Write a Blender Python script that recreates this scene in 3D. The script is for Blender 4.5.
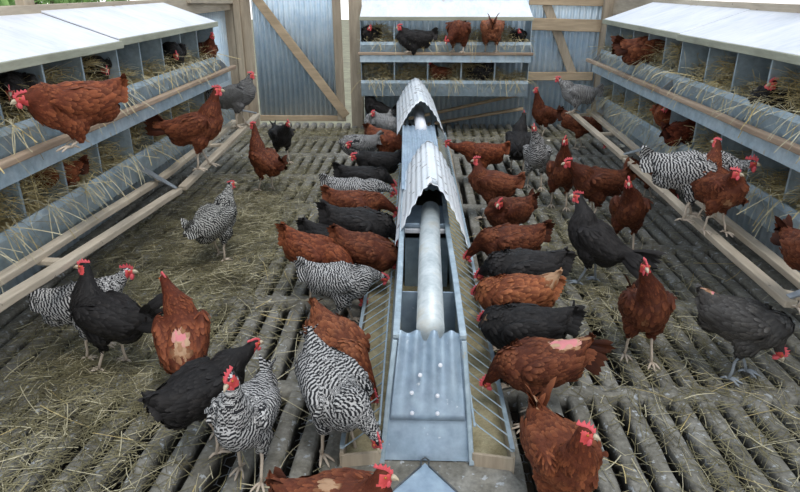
import bpy, bmesh, math, random
import numpy as np
from mathutils import Vector, Matrix, noise
PI = math.pi
for o in list(bpy.data.objects): bpy.data.objects.remove(o)
SC = bpy.context.scene
COL = SC.collection

# ------------------------------------------------------------------ camera, sky, exposure
CAM_H = 1.4; FPX = 627.0; PITCH = math.radians(22.366); YAW = math.radians(1.69)
cd = bpy.data.cameras.new('camera'); cam = bpy.data.objects.new('camera', cd); COL.objects.link(cam)
cam.location = (0, 0, CAM_H); cam.rotation_euler = (PI/2 - PITCH, 0, YAW)
cd.sensor_width = 36.0; cd.lens = FPX/800*36.0; cd.clip_start = 0.05; cd.clip_end = 200
SC.camera = cam
W = bpy.data.worlds.new('overcast_sky'); SC.world = W; W.use_nodes = True
wn = W.node_tree.nodes; wl = W.node_tree.links
bg = wn['Background']; tc = wn.new('ShaderNodeTexCoord'); sx = wn.new('ShaderNodeSeparateXYZ')
cr = wn.new('ShaderNodeValToRGB')
wl.new(tc.outputs['Generated'], sx.inputs[0]); wl.new(sx.outputs['Z'], cr.inputs[0]); wl.new(cr.outputs[0], bg.inputs[0])
cr.color_ramp.elements[0].position = 0.0; cr.color_ramp.elements[0].color = (1.0, 1.0, 1.0, 1)
cr.color_ramp.elements[1].position = 0.75; cr.color_ramp.elements[1].color = (0.40, 0.47, 0.56, 1)
bg.inputs[1].default_value = 1.5
sd = bpy.data.lights.new('sun', 'SUN'); sun = bpy.data.objects.new('sun', sd); COL.objects.link(sun)
sd.energy = 1.5; sd.angle = math.radians(25); sd.color = (1.0, 0.97, 0.92)
sun.rotation_euler = (math.radians(20), math.radians(12), 0)
vs = SC.view_settings; vs.view_transform = 'Standard'; vs.look = 'None'; vs.gamma = 1.0; vs.use_curve_mapping = False
vs.exposure = 0.2

def ray(px, py):
    x = (px-400)/FPX; y = (246-py)/FPX
    f = Vector((-math.sin(YAW)*math.cos(PITCH), math.cos(YAW)*math.cos(PITCH), -math.sin(PITCH)))
    r = Vector((math.cos(YAW), math.sin(YAW), 0)); u = r.cross(f)
    return f + r*x + u*y
EYE = Vector((0, 0, CAM_H))
def at(px, py, z):
    d = ray(px, py); return EYE + d*((z-CAM_H)/d.z)

# ------------------------------------------------------------------ materials
def new_mat(name):
    m = bpy.data.materials.new(name); m.use_nodes = True
    return m, m.node_tree.nodes, m.node_tree.links, m.node_tree.nodes['Principled BSDF']
def ramp(N, stops):
    r = N.new('ShaderNodeValToRGB'); e = r.color_ramp.elements
    while len(e) > 1: e.remove(e[-1])
    e[0].position = stops[0][0]; e[0].color = (*stops[0][1], 1)
    for p_, c in stops[1:]:
        q = e.new(p_); q.color = (*c, 1)
    return r
def math_n(N, L, op, a, b=None):
    n = N.new('ShaderNodeMath'); n.operation = op
    for i, v in enumerate((a, b)):
        if v is None: continue
        if hasattr(v, 'links'): L.new(v, n.inputs[i])
        else: n.inputs[i].default_value = v
    return n.outputs[0]
def mixc(N, L, fac, a, b, mode='MIX'):
    n = N.new('ShaderNodeMix'); n.data_type = 'RGBA'; n.blend_type = mode
    for i, v in ((0, fac), (6, a), (7, b)):
        if hasattr(v, 'links'): L.new(v, n.inputs[i])
        elif i == 0: n.inputs[0].default_value = v
        else: n.inputs[i].default_value = (*v, 1)
    return n.outputs[2]
def noise_n(N, L, co, scale, detail=5, rough=.6, dist=0):
    n = N.new('ShaderNodeTexNoise'); n.inputs['Scale'].default_value = scale; n.inputs['Detail'].default_value = detail
    n.inputs['Roughness'].default_value = rough; n.inputs['Distortion'].default_value = dist
    if co is not None: L.new(co, n.inputs['Vector'])
    return n.outputs['Fac']
def surf(name, stops, scale=8, rough=.8, metal=0, bump=.3, stretch=(1, 1, 1), fine=60, speck=None, coords='Object', grit=.55):
    m, N, L, B = new_mat(name)
    t = N.new('ShaderNodeTexCoord'); mp = N.new('ShaderNodeMapping'); mp.inputs['Scale'].default_value = stretch
    L.new(t.outputs[coords], mp.inputs[0])
    f = noise_n(N, L, mp.outputs[0], scale, 6, .65, .4)
    r = ramp(N, stops); L.new(f, r.inputs[0]); c = r.outputs[0]
    f2 = noise_n(N, L, mp.outputs[0], fine, 3)
    c = mixc(N, L, grit, c, mixc(N, L, f2, (.15, .15, .15), (.85, .85, .85)), 'OVERLAY')
    if speck:
        f3 = noise_n(N, L, t.outputs[coords], speck[0], 3, .6)
        k = ramp(N, [(speck[1], (0, 0, 0)), (speck[1]+.05, (1, 1, 1))]); L.new(f3, k.inputs[0])
        c = mixc(N, L, k.outputs[0], c, speck[2])
    L.new(c, B.inputs['Base Color']); B.inputs['Roughness'].default_value = rough; B.inputs['Metallic'].default_value = metal
    bp = N.new('ShaderNodeBump'); bp.inputs['Strength'].default_value = bump; bp.inputs['Distance'].default_value = .004
    L.new(math_n(N, L, 'ADD', f, f2), bp.inputs['Height']); L.new(bp.outputs[0], B.inputs['Normal'])
    return m
M = {}
M['concrete'] = surf('soiled_concrete', [(.25, (.095, .088, .070)), (.5, (.195, .184, .155)), (.72, (.30, .29, .26))], 7, .9, 0, 1.0, fine=55, speck=(30, .61, (.42, .44, .45)), grit=.95)
M['pit'] = surf('dark_manure', [(.3, (.012, .010, .008)), (.7, (.05, .04, .028))], 6, 1, 0, .5)
M['earth'] = surf('outside_earth', [(.3, (.16, .14, .10)), (.7, (.3, .3, .2))], 3, 1, 0, .5)
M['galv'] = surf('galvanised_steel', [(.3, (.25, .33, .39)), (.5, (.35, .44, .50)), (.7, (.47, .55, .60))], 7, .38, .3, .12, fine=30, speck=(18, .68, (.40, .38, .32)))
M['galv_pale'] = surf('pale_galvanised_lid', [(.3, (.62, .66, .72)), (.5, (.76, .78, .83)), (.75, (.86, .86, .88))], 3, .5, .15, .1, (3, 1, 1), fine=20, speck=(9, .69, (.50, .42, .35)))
M['corr'] = surf('corrugated_steel', [(.3, (.56, .70, .82)), (.7, (.78, .88, .95))], 3, .35, .45, .08, fine=20)
M['tin'] = surf('bright_corrugated_tin', [(.3, (.74, .80, .86)), (.7, (.88, .90, .92))], 5, .42, .1, .08, fine=25, speck=(20, .61, (.10, .09, .08)))
M['tin_blue'] = surf('blue_grey_tin', [(.3, (.28, .38, .48)), (.7, (.44, .54, .64))], 5, .45, .35, .1, fine=25, speck=(30, .68, (.7, .75, .8)))
M['pipe'] = surf('weathered_pipe', [(.3, (.42, .48, .50)), (.55, (.60, .65, .66)), (.75, (.60, .57, .48))], 7, .5, .3, .1, fine=40)
M['wood'] = surf('weathered_wood', [(.3, (.25, .20, .145)), (.55, (.42, .345, .255)), (.75, (.54, .46, .35))], 6, .85, 0, .4, (1, 1, .12), fine=40)
M['wood_x'] = surf('tan_timber', [(.3, (.32, .235, .15)), (.6, (.50, .38, .25)), (.8, (.60, .48, .33))], 6, .85, 0, .4, (.12, 1, 1), fine=40)
M['wood_y'] = surf('pale_perch_timber', [(.3, (.29, .24, .18)), (.55, (.46, .39, .30)), (.78, (.58, .51, .41))], 6, .85, 0, .4, (1, .12, 1), fine=40, speck=(20, .68, (.14, .12, .10)))
M['ledge'] = surf('brown_ledge_timber', [(.3, (.22, .15, .10)), (.6, (.38, .28, .20)), (.8, (.46, .36, .27))], 6, .85, 0, .4, (.12, 1, 1), fine=40)
M['edge'] = surf('green_tinged_timber', [(.3, (.24, .25, .19)), (.7, (.42, .43, .34))], 6, .8, 0, .3, (.2, 1, 1), fine=40)
M['straw'] = surf('golden_straw', [(.3, (.25, .19, .08)), (.5, (.46, .36, .16)), (.72, (.68, .57, .31))], 5, .8, 0, .1, fine=90)
M['hay'] = surf('olive_hay', [(.3, (.075, .062, .030)), (.5, (.165, .145, .075)), (.75, (.34, .30, .17))], 5, .85, 0, .1, fine=90)
M['hay_pale'] = surf('pale_hay', [(.3, (.34, .30, .18)), (.6, (.52, .47, .32))], 5, .85, 0, .1, fine=90)
M['mash'] = surf('feed_mash', [(.3, (.24, .20, .11)), (.7, (.44, .39, .25))], 20, 1, 0, .8, fine=140)
M['steel'] = surf('grey_wire', [(.3, (.22, .24, .26)), (.7, (.36, .38, .40))], 20, .4, .7, .1)
M['darksteel'] = surf('dark_wire', [(.3, (.07, .08, .09)), (.7, (.14, .15, .16))], 20, .5, .6, .1)
M['leaf'] = surf('green_leaf', [(.3, (.09, .22, .04)), (.7, (.32, .50, .16))], 9, .6, 0, .1, fine=20)
M['bark'] = surf('brown_bark', [(.3, (.08, .06, .04)), (.7, (.18, .14, .1))], 9, .9, 0, .5)
M['feather'] = surf('dropped_feather', [(.3, (.78, .70, .55)), (.7, (.88, .84, .74))], 9, .8, 0, .1)
def flesh(name, c, rough=.45, sss=.15):
    m, N, L, B = new_mat(name)
    t = N.new('ShaderNodeTexCoord'); f = noise_n(N, L, t.outputs['Object'], 160, 3)
    L.new(mixc(N, L, f, tuple(x*.72 for x in c), tuple(min(1, x*1.2) for x in c)), B.inputs['Base Color'])
    B.inputs['Roughness'].default_value = rough
    bp = N.new('ShaderNodeBump'); bp.inputs['Strength'].default_value = .5; bp.inputs['Distance'].default_value = .001
    L.new(f, bp.inputs['Height']); L.new(bp.outputs[0], B.inputs['Normal'])
    return m
M['comb'] = flesh('red_comb_skin', (.74, .11, .13))
M['face'] = flesh('red_face_skin', (.62, .07, .07))
M['shank'] = flesh('pale_shank', (.52, .43, .34), .6)
M['shank_grey'] = flesh('grey_shank', (.30, .33, .36), .6)
M['beak'] = flesh('horn_beak', (.55, .46, .33), .4)
M['eye'] = flesh('amber_eye', (.45, .16, .03), .15)
def plumage(kind):
    m, N, L, B = new_mat(kind + '_plumage')
    a = N.new('ShaderNodeAttribute'); a.attribute_name = 'fz'
    s = N.new('ShaderNodeSeparateColor'); L.new(a.outputs['Color'], s.inputs[0])
    rnd, zone, patch = s.outputs; v01 = a.outputs['Alpha']
    uv = N.new('ShaderNodeUVMap'); uv.uv_map = 'fuv'; su = N.new('ShaderNodeSeparateXYZ'); L.new(uv.outputs[0], su.inputs[0])
    u, bars = su.outputs[0], su.outputs[1]
    t = N.new('ShaderNodeTexCoord'); nz = noise_n(N, L, t.outputs['Object'], 45, 4)
    oi = N.new('ShaderNodeObjectInfo')
    if kind == 'barred':
        uu = math_n(N, L, 'MULTIPLY', u, u)
        ph = math_n(N, L, 'ADD', math_n(N, L, 'ADD', bars, rnd), math_n(N, L, 'MULTIPLY', uu, -.45))
        ph = math_n(N, L, 'ADD', ph, math_n(N, L, 'MULTIPLY', nz, .5))
        sn = math_n(N, L, 'SINE', math_n(N, L, 'MULTIPLY', ph, 2*PI))
        r = ramp(N, [(.46, (.022, .022, .025)), (.70, (.50, .49, .48))])
        L.new(math_n(N, L, 'ADD', math_n(N, L, 'MULTIPLY', sn, .5), .5), r.inputs[0]); c = r.outputs[0]
    elif kind == 'red':
        r = ramp(N, [(0, (.032, .009, .006)), (.5, (.090, .025, .013)), (1, (.22, .068, .030))])
        k = math_n(N, L, 'ADD', math_n(N, L, 'MULTIPLY', rnd, .55), math_n(N, L, 'MULTIPLY', nz, .5))
        L.new(k, r.inputs[0]); c = r.outputs[0]
        tip = math_n(N, L, 'POWER', v01, 3.0)
        c = mixc(N, L, math_n(N, L, 'MULTIPLY', tip, .6), c, (.32, .115, .052))
        z = ramp(N, [(.0, (.12, .10, .10)), (.06, (.75, .7, .7)), (.14, (1, 1, 1)), (.7, (1, 1, 1)), (1, (.75, .6, .55))]); L.new(zone, z.inputs[0])
        c = mixc(N, L, 1.0, c, z.outputs[0], 'MULTIPLY')
    else:
        r = ramp(N, [(0, (.008, .007, .007)), (.6, (.016, .0145, .0145)), (1, (.034, .029, .026))])
        k = math_n(N, L, 'ADD', math_n(N, L, 'MULTIPLY', rnd, .5), math_n(N, L, 'MULTIPLY', nz, .5))
        L.new(k, r.inputs[0]); c = r.outputs[0]
        tip = math_n(N, L, 'POWER', v01, 3.0)
        c = mixc(N, L, math_n(N, L, 'MULTIPLY', tip, .3), c, (.07, .065, .065))
    c = mixc(N, L, 1.0, c, oi.outputs['Color'], 'MULTIPLY')
    fb = noise_n(N, L, t.outputs['Object'], 260, 3, .7); c = mixc(N, L, .5, c, mixc(N, L, fb, (.1, .1, .1), (.9, .9, .9)), 'OVERLAY')
    pk = ramp(N, [(0, (0, 0, 0)), (.3, (.30, .15, .075)), (.55, (.50, .33, .21)), (.8, (.66, .24, .25))]); L.new(patch, pk.inputs[0])
    pm = ramp(N, [(.15, (0, 0, 0)), (.35, (1, 1, 1))]); L.new(math_n(N, L, 'MULTIPLY', patch, math_n(N, L, 'ADD', nz, .55)), pm.inputs[0])
    c = mixc(N, L, pm.outputs[0], c, pk.outputs[0])
    L.new(c, B.inputs['Base Color']); B.inputs['Roughness'].default_value = .62 if kind != 'black' else .5
    B.inputs['Specular IOR Level'].default_value = .16
    wv = math_n(N, L, 'SINE', math_n(N, L, 'ADD', math_n(N, L, 'MULTIPLY', bars, 18), math_n(N, L, 'MULTIPLY', u, 22)))
    bp = N.new('ShaderNodeBump'); bp.inputs['Strength'].default_value = .35; bp.inputs['Distance'].default_value = .001
    L.new(math_n(N, L, 'ADD', wv, nz), bp.inputs['Height']); L.new(bp.outputs[0], B.inputs['Normal'])
    return m
for k in ('red', 'black', 'barred'): M[k] = plumage(k)

# ------------------------------------------------------------------ mesh helpers
class MB:
    def __init__(s): s.v = []; s.f = []; s.m = []
    def add(s, v, f, mi=0):
        n = len(s.v); s.v += [tuple(q) for q in v]; s.f += [tuple(i+n for i in q) for q in f]; s.m += [mi]*len(f); return s
    def box(s, a, b, mi=0, T=None):
        x0, y0, z0 = a; x1, y1, z1 = b
        v = [Vector(q) for q in ((x0,y0,z0),(x1,y0,z0),(x1,y1,z0),(x0,y1,z0),(x0,y0,z1),(x1,y0,z1),(x1,y1,z1),(x0,y1,z1))]
        if T: v = [T @ q for q in v]
        return s.add(v, [(0,3,2,1),(4,5,6,7),(0,1,5,4),(1,2,6,5),(2,3,7,6),(3,0,4,7)], mi)
    def bar(s, p, q, w, h, mi=0, up=(0,0,1), segs=1):
        p, q = Vector(p), Vector(q); t = (q-p).normalized(); side = t.cross(Vector(up)).normalized(); n = side.cross(t)
        v = []; f = []
        for i in range(segs+1):
            c = p.lerp(q, i/segs)
            if 0 < i < segs: c = c + side*random.uniform(-.003, .003) + n*random.uniform(-.002, .002)
            for a, b in ((-1,-1),(1,-1),(1,1),(-1,1)): v.append(c + side*a*w/2 + n*b*h/2)
        for i in range(segs):
            for k in range(4): f.append((i*4+k, i*4+(k+1) % 4, (i+1)*4+(k+1) % 4, (i+1)*4+k))
        f.append((0,3,2,1)); e = segs*4; f.append((e, e+1, e+2, e+3))
        return s.add(v, f, mi)
    def tube(s, pts, rad, n=8, mi=0):
        pts = [Vector(p) for p in pts]; R = rad if isinstance(rad, (list, tuple)) else [rad]*len(pts)
        v = []; f = []; side = None
        for i, c in enumerate(pts):
            t = (pts[min(i+1, len(pts)-1)] - pts[max(i-1, 0)]).normalized()
            if side is None: side = t.orthogonal().normalized()
            side = (side - t*side.dot(t)).normalized(); nn = t.cross(side)
            for k in range(n):
                a = 2*PI*k/n; v.append(c + (side*math.cos(a) + nn*math.sin(a))*R[i])
        for i in range(len(pts)-1):
            for k in range(n): f.append((i*n+k, i*n+(k+1) % n, (i+1)*n+(k+1) % n, (i+1)*n+k))
        f.append(tuple(range(n-1, -1, -1))); e = (len(pts)-1)*n; f.append(tuple(range(e, e+n)))
        return s.add(v, f, mi)
    def ell(s, c, ax, mi=0, n=12, m=8):
        c = Vector(c); v = [c - ax[2]]; f = []
        for j in range(1, m):
            th = -PI/2 + PI*j/m
            for k in range(n):
                a = 2*PI*k/n; v.append(c + ax[0]*math.cos(th)*math.cos(a) + ax[1]*math.cos(th)*math.sin(a) + ax[2]*math.sin(th))
        v.append(c + ax[2])
        for k in range(n): f.append((0, 1+(k+1) % n, 1+k))
        for j in range(m-2):
            for k in range(n): f.append((1+j*n+k, 1+j*n+(k+1) % n, 1+(j+1)*n+(k+1) % n, 1+(j+1)*n+k))
        e = len(v)-1
        for k in range(n): f.append((1+(m-2)*n+k, 1+(m-2)*n+(k+1) % n, e))
        return s.add(v, f, mi)
    def build(s, name, mat, parent=None, bevel=0, smooth=False, solid=0):
        me = bpy.data.meshes.new(name); me.from_pydata(s.v, [], s.f); me.update()
        for m_ in (mat if isinstance(mat, (list, tuple)) else [mat]): me.materials.append(M[m_])
        if any(s.m): me.polygons.foreach_set('material_index', s.m)
        if smooth: me.shade_smooth()
        o = bpy.data.objects.new(name, me); COL.objects.link(o); o.parent = parent
        if solid:
            q = o.modifiers.new('t', 'SOLIDIFY'); q.thickness = solid
        if bevel:
            q = o.modifiers.new('b', 'BEVEL'); q.width = bevel; q.segments = 2; q.limit_method = 'ANGLE'
        return o
def tag(o, label=None, cat=None, group=None, kind=None):
    if label: o['label'] = label
    if cat: o['category'] = cat
    if group: o['group'] = group
    if kind: o['kind'] = kind
    return o
def empty(name, loc=(0,0,0), rz=0, label=None, cat=None, group=None):
    o = bpy.data.objects.new(name, None); COL.objects.link(o); o.location = loc; o.rotation_euler = (0,0,rz)
    o.empty_display_size = .1
    return tag(o, label, cat, group)
def dup(root, loc, rz, label=None, group=None):
    def rec(o, par):
        c = o.copy(); COL.objects.link(c)
        if par: c.parent = par
        for ch in [x for x in o.children]: rec(ch, c)
        return c
    r = rec(root, None); r.location = loc; r.rotation_euler = (0,0,rz)
    return tag(r, label, None, group)
def corrugated(mb, O, U, V, nu, pitch, amp, nrm, mi=0, nv=1, jag=0, bend=None):
    """sheet from O spanning U (ribs repeat along U) and V (ribs run along V)"""
    O, U, V, nrm = Vector(O), Vector(U), Vector(V), Vector(nrm).normalized()
    lu = U.length; k = max(4, int(lu/pitch*8)); v = []; f = []
    for j in range(nv+1):
        for i in range(k+1):
            a = i/k; w = math.sin(2*PI*a*lu/pitch)
            e = (jag*(.5+.5*w) if j == 0 else 0)
            p = O + U*a + V*(j/nv) + nrm*amp*w + V.normalized()*e
            if bend: p = bend(p, a, j/nv)
            v.append(p)
    for j in range(nv):
        for i in range(k): f.append((j*(k+1)+i, j*(k+1)+i+1, (j+1)*(k+1)+i+1, (j+1)*(k+1)+i))
    return mb.add(v, f, mi)
def strands(mb, spots, lo, hi, width, rng, droop=.3, up=.3, mi=(0,), segs=4):
    """curved flat ribbons; spots = list of (point, base direction or None)"""
    for p, d in spots:
        L = rng.uniform(lo, hi); a = rng.uniform(0, 2*PI)
        if d is None: d = Vector((math.cos(a), math.sin(a), rng.uniform(-.1, up)))
        else: d = Vector(d) + Vector((rng.gauss(0, .35), rng.gauss(0, .35), rng.gauss(0, .25)))
        d.normalize(); s_ = d.cross(Vector((0,0,1)))
        if s_.length < .1: s_ = Vector((1,0,0))
        s_.normalize(); tw = rng.uniform(-.7, .7); s_ = (s_*math.cos(tw) + d.cross(s_)*math.sin(tw))
        cv = Vector((rng.gauss(0, .25), rng.gauss(0, .25), -droop*rng.random()))
        v = []; w = width*rng.uniform(.6, 1.3); q = Vector(p)
        for i in range(segs+1):
            v += [q - s_*w/2, q + s_*w/2]; d = (d + cv*(1.0/segs)).normalized(); q = q + d*L/segs
        n = len(mb.v); mb.v += [tuple(x) for x in v]
        for i in range(segs): mb.f.append((n+2*i, n+2*i+1, n+2*i+3, n+2*i+2))
        mb.m += [rng.choice(mi)]*segs

# ------------------------------------------------------------------ ground and slatted floor
random.seed(4)
g = MB(); g.box((-2.1, -.3, -.34), (2.1, 7.1, -.30)); tag(g.build('floor', 'pit'), kind='structure')
g = MB()
for a, b in (((-30,-30,-.42),(-2.13,40,-.36)), ((2.13,-30,-.42),(30,40,-.36)), ((-2.13,7.13,-.42),(2.13,40,-.36))): g.box(a, b)
tag(g.build('ground', 'earth'), kind='structure')
SEAM = [-.16 + .72*k for k in range(11)]
fl = MB()
def slat(x, y0, y1, w, rot=0):
    prof = [(-w/2+.004, -.08), (-w/2, -.022), (-w/2+.001, -.010), (-w/2+.009, -.002), (-w/2+.012, -.001), (0, .0), (w/2-.012, -.001), (w/2-.009, -.002), (w/2-.001, -.010), (w/2, -.022), (w/2-.004, -.08)]
    n = 9; v = []; f = []; P = len(prof)
    ph = random.uniform(0, 50)
    for i in range(n+1):
        y = y0 + (y1-y0)*i/n
        dx = noise.noise(Vector((x*9, y*5, ph)))*.005; dz = noise.noise(Vector((x*7, y*9, 3)))*.004; dw = 1+noise.noise(Vector((x*5, y*11, 9)))*.12
        for (a, b) in prof: v.append((x + dx + a*dw + rot*(y-y1), y, b + (dz if b > -.05 else 0)))
    for i in range(n):
        for k in range(P): f.append((i*P+k, i*P+(k+1) % P, (i+1)*P+(k+1) % P, (i+1)*P+k))
    fl.add(v, f)
for r in range(len(SEAM)-1):
    y0, y1 = SEAM[r]+.03, min(SEAM[r+1]-.03, 7.05)
    off = random.uniform(-.015, .015); xx = -2.04 + off
    while xx < 2.02:
        slat(xx+.03, y0-.01, y1+.01, .061, (0 if y0 > 1.4 or xx > -.25 else (.11 if xx < -.95 else .045)))
        xx += .094 + (.03 if random.random() < .05 else 0)
for s_ in SEAM[:-1]:
    n = 60; prof = [(-.042, -.08), (-.042, -.012), (-.028, -.001), (.028, -.001), (.042, -.012), (.042, -.08)]; v = []; f = []
    for i in range(n+1):
        x = -2.05 + 4.1*i/n
        dy = noise.noise(Vector((x*6, s_*5, 1)))*.012; dz = noise.noise(Vector((x*9, s_*7, 4)))*.004
        for a, b in prof: v.append((x, s_+a*(1+dy*10)+dy, b+(dz if b > -.05 else 0)))
    for i in range(n):
        for k in range(6): f.append((i*6+k, (i+1)*6+k, (i+1)*6+(k+1) % 6, i*6+(k+1) % 6))
    fl.add(v, f)
tag(fl.build('floor', 'concrete', smooth=True), kind='structure')
# wire netting stretched under the near slats
nt = MB(); hx = .03
for j in range(int(1.5/(hx*1.5))):
    for i in range(int(3.0/(hx*1.732))):
        cx = -1.5 + i*hx*1.732 + (hx*.866 if j % 2 else 0); cy = .95 + j*hx*1.5
        P = [Vector((cx + hx*math.sin(a), cy + hx*math.cos(a), -.085)) for a in (0, PI/3, 2*PI/3, PI)]
        for k in range(3): nt.bar(P[k], P[k+1], .0022, .0022)
tag(nt.build('wire_netting', 'steel'), 'fine hexagonal wire netting stretched under the near floor slats', 'netting')

# ------------------------------------------------------------------ walls
def wall_side(sgn, name):
    w = MB(); X = 2.03*sgn
    corrugated(w, (X, -.2, -.3), (0, 7.3, 0), (0, 0, 1.55), 0, .07, .009, (sgn, 0, 0))
    return tag(w.build(name, 'corr', smooth=True, solid=.003), kind='structure')
wall_side(-1, 'wall_left'); wall_side(1, 'wall_right')
def timber(name, p, q, w, h, mat, up=(0,0,1), label=None):
    b = MB(); b.bar(p, q, w, h, 0, up, 6); o = b.build(name, mat, bevel=.004)
    return tag(o, kind='structure')
timber('trim_1', (-1.985, -.2, 1.255), (-1.985, 7.0, 1.255), .05, .13, 'wood_y')
timber('trim_2', (1.985, -.2, 1.235), (1.985, 7.0, 1.235), .05, .17, 'wood_y')
for k, (x, y) in enumerate(((-2.0, 3.35), (-2.0, 1.2), (2.0, 3.4), (2.0, 1.2))):
    timber('trim_%d' % (k+3), (x, y, 1.30), (x, y, 2.3), .05, .09, 'wood', (0,1,0))
timber('trim_7', (-2.0, -.2, 2.32), (-2.0, 7.0, 2.32), .07, .1, 'wood_y'); timber('trim_8', (2.0, -.2, 2.32), (2.0, 7.0, 2.32), .07, .1, 'wood_y')
bw = MB()
corrugated(bw, (-.60, 6.99, -.3), (2.65, 0, 0), (0, 0, 2.6), 0, .062, .014, (0, -1, 0))
tag(bw.build('wall_back', 'corr', smooth=True, solid=.003), kind='structure')
# left corner boards
timber('trim_9', (-2.02, 6.93, -.3), (-2.02, 6.93, 2.3), .16, .05, 'wood', (0,1,0))
timber('trim_10', (-1.90, 6.91, -.08), (-1.90, 6.91, 2.3), .07, .06, 'wood', (0,1,0))
timber('trim_11', (-1.815, 6.93, -.08), (-1.815, 6.93, 2.3), .095, .045, 'wood', (0,1,0))
timber('trim_12', (-.665, 6.91, -.3), (-.665, 6.91, 2.3), .13, .10, 'wood', (0,1,0))
timber('trim_13', (-1.95, 5.6, 1.33), (-1.95, 6.9, 1.30), .05, .10, 'wood_y')
timber('trim_14', (1.92, 6.90, -.3), (1.92, 6.90, 2.3), .10, .08, 'wood', (0,1,0))
# door
dr = empty('door_1', (-1.75, 6.90, 0)); dr['kind'] = 'structure'
d = MB(); corrugated(d, (0.0, .03, .09), (.87, 0, 0), (0, 0, 2.1), 0, .055, .014, (0, -1, 0)); d.build('door_sheet', 'corr', dr, smooth=True, solid=.002)
d = MB(); d.bar((.905, .0, .05), (.88, .0, 2.2), .085, .045, 0, (0,1,0), 5); d.build('door_stile', 'wood', dr, bevel=.004)
d = MB(); d.bar((0, .01, .07), (.95, .01, .07), .03, .06, 0, (0,0,1), 3); d.build('bottom_rail', 'wood_x', dr, bevel=.004)
d = MB(); d.bar((-.02, -.02, 1.42), (.96, -.02, .10), .09, .03, 0, (0,1,0), 4); d.build('diagonal_brace', 'wood_x', dr, bevel=.004)
# framing on the right part of the back wall
def rail(name, p, q, h, mat='wood_x'):
    b = MB(); b.bar(p, q, .04, h, 0, (0,0,1), 5); return tag(b.build(name, mat, bevel=.004), kind='structure')
rail('trim_15', (1.12, 6.93, 1.055), (1.93, 6.93, 1.035), .12)
rail('trim_16', (1.12, 6.93, 1.275), (1.93, 6.93, 1.26), .07)
rail('trim_17', (1.12, 6.93, .53), (1.85, 6.93, .53), .085)
b = MB(); b.bar((1.30, 6.95, 1.25), (1.64, 6.95, .55), .09, .025, 0, (0,1,0), 4); tag(b.build('trim_18', 'wood', bevel=.003), kind='structure')
b = MB(); b.bar((-.5, 6.93, -.02), (1.14, 6.93, .345), .025, .07, 0, (0,1,0), 4); b = tag(b.build('trim_19', 'wood_x', bevel=.003), kind='structure')
b = MB(); b.bar((.1, 6.95, .0), (1.14, 6.95, .18), .025, .07, 0, (0,1,0), 4); tag(b.build('trim_20', 'wood_x', bevel=.003), kind='structure')

# ------------------------------------------------------------------ nest boxes
UL = 1.68
def nest_unit():
    r = empty('nest_box')
    s = MB(); t = .006
    for x in (0, UL): s.box((x-(t if x else 0), 0, .37), (x+(0 if x else t), .38, 1.12)); 
    for z in (.38, .77): s.box((t, .0, z), (UL-t, .38, z+.005))
    # sloping gable cheeks
    for x in (0, UL-t): s.add([(x,0,1.12),(x,.38,1.12),(x,.38,1.25),(x+t,0,1.12),(x+t,.38,1.12),(x+t,.38,1.25)], [(0,1,2),(3,5,4),(0,2,5,3),(1,4,5,2),(0,3,4,1)])
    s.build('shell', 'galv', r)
    bk = MB(); bk.box((t, .372, .386), (UL-t, .378, 1.12)); r['_b'] = 1; back = bk.build('back_panel', 'galv', r)
    del r['_b']
    for k in range(1, 5):
        for z0, z1 in ((.386, .765), (.776, 1.115)):
            x = UL*k/5; d = MB()
            d.add([(x-.002,.03,z0),(x+.002,.03,z0),(x+.002,.37,z0),(x-.002,.37,z0),(x-.002,.03,z1),(x+.002,.03,z1),(x+.002,.37,z1),(x-.002,.37,z1)],
                  [(0,3,2,1),(4,5,6,7),(0,1,5,4),(1,2,6,5),(2,3,7,6),(3,0,4,7)])
            d.box((x-.007, .02, z0), (x+.007, .032, z1)); d.build('divider', 'galv', r)
    for z0, z1 in ((.385, .54), (.775, .91)):
        l = MB(); v = [(0,-.004,z0),(UL,-.004,z0),(UL,-.03,z1-.03),(0,-.03,z1-.03),(UL,-.022,z1),(0,-.022,z1),(UL,-.006,z1-.004),(0,-.006,z1-.004)]
        l.add(v, [(0,1,2,3),(3,2,4,5),(5,4,6,7)]); l.build('front_lip', 'galv', r, solid=.003)
    ld = MB(); ld.add([(.003,-.03,1.135),(UL-.003,-.03,1.135),(UL-.003,.375,1.275),(.003,.375,1.275),(.003,-.03,1.145),(UL-.003,-.03,1.145),(UL-.003,.375,1.285),(.003,.375,1.285)],
        [(0,3,2,1),(4,5,6,7),(0,1,5,4),(1,2,6,5),(2,3,7,6),(3,0,4,7)])
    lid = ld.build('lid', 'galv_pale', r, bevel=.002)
    e = MB(); e.bar((-.004, -.036, 1.125), (UL+.004, -.036, 1.125), .016, .036, 0, (0,0,1), 5); e.build('front_batten', 'edge', lid, bevel=.003)
    fa = MB(); fa.add([(0,-.03,.785),(UL,-.03,.785),(UL,-.075,.785),(0,-.075,.785),(UL,-.082,.725),(0,-.082,.725),(UL,-.06,.722),(0,-.06,.722)], [(0,1,2,3),(3,2,4,5),(5,4,6,7)])
    fa.build('perch_channel', 'galv', r, solid=.004)
    p = MB(); p.bar((-.02, -.085, .803), (UL+.02, -.085, .803), .04, .028, 0, (0,0,1), 7); p.build('perch', 'ledge', r, bevel=.006)
    for x in (.0, UL-.004):
        b = MB(); b.add([(x,-.005,.90),(x,-.005,.74),(x,-.10,.79),(x,-.10,.81),(x+.004,-.005,.90),(x+.004,-.005,.74),(x+.004,-.10,.79),(x+.004,-.10,.81)], [(0,1,2,3),(7,6,5,4),(0,3,7,4),(1,5,6,2),(2,6,7,3),(0,4,5,1)])
        b.build('perch_bracket', 'steel', r)
    return r, back
unit, unit_back = nest_unit()
unit.location = (-1.6, 1.73, 0); unit.rotation_euler = (0,0,PI/2)
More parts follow.
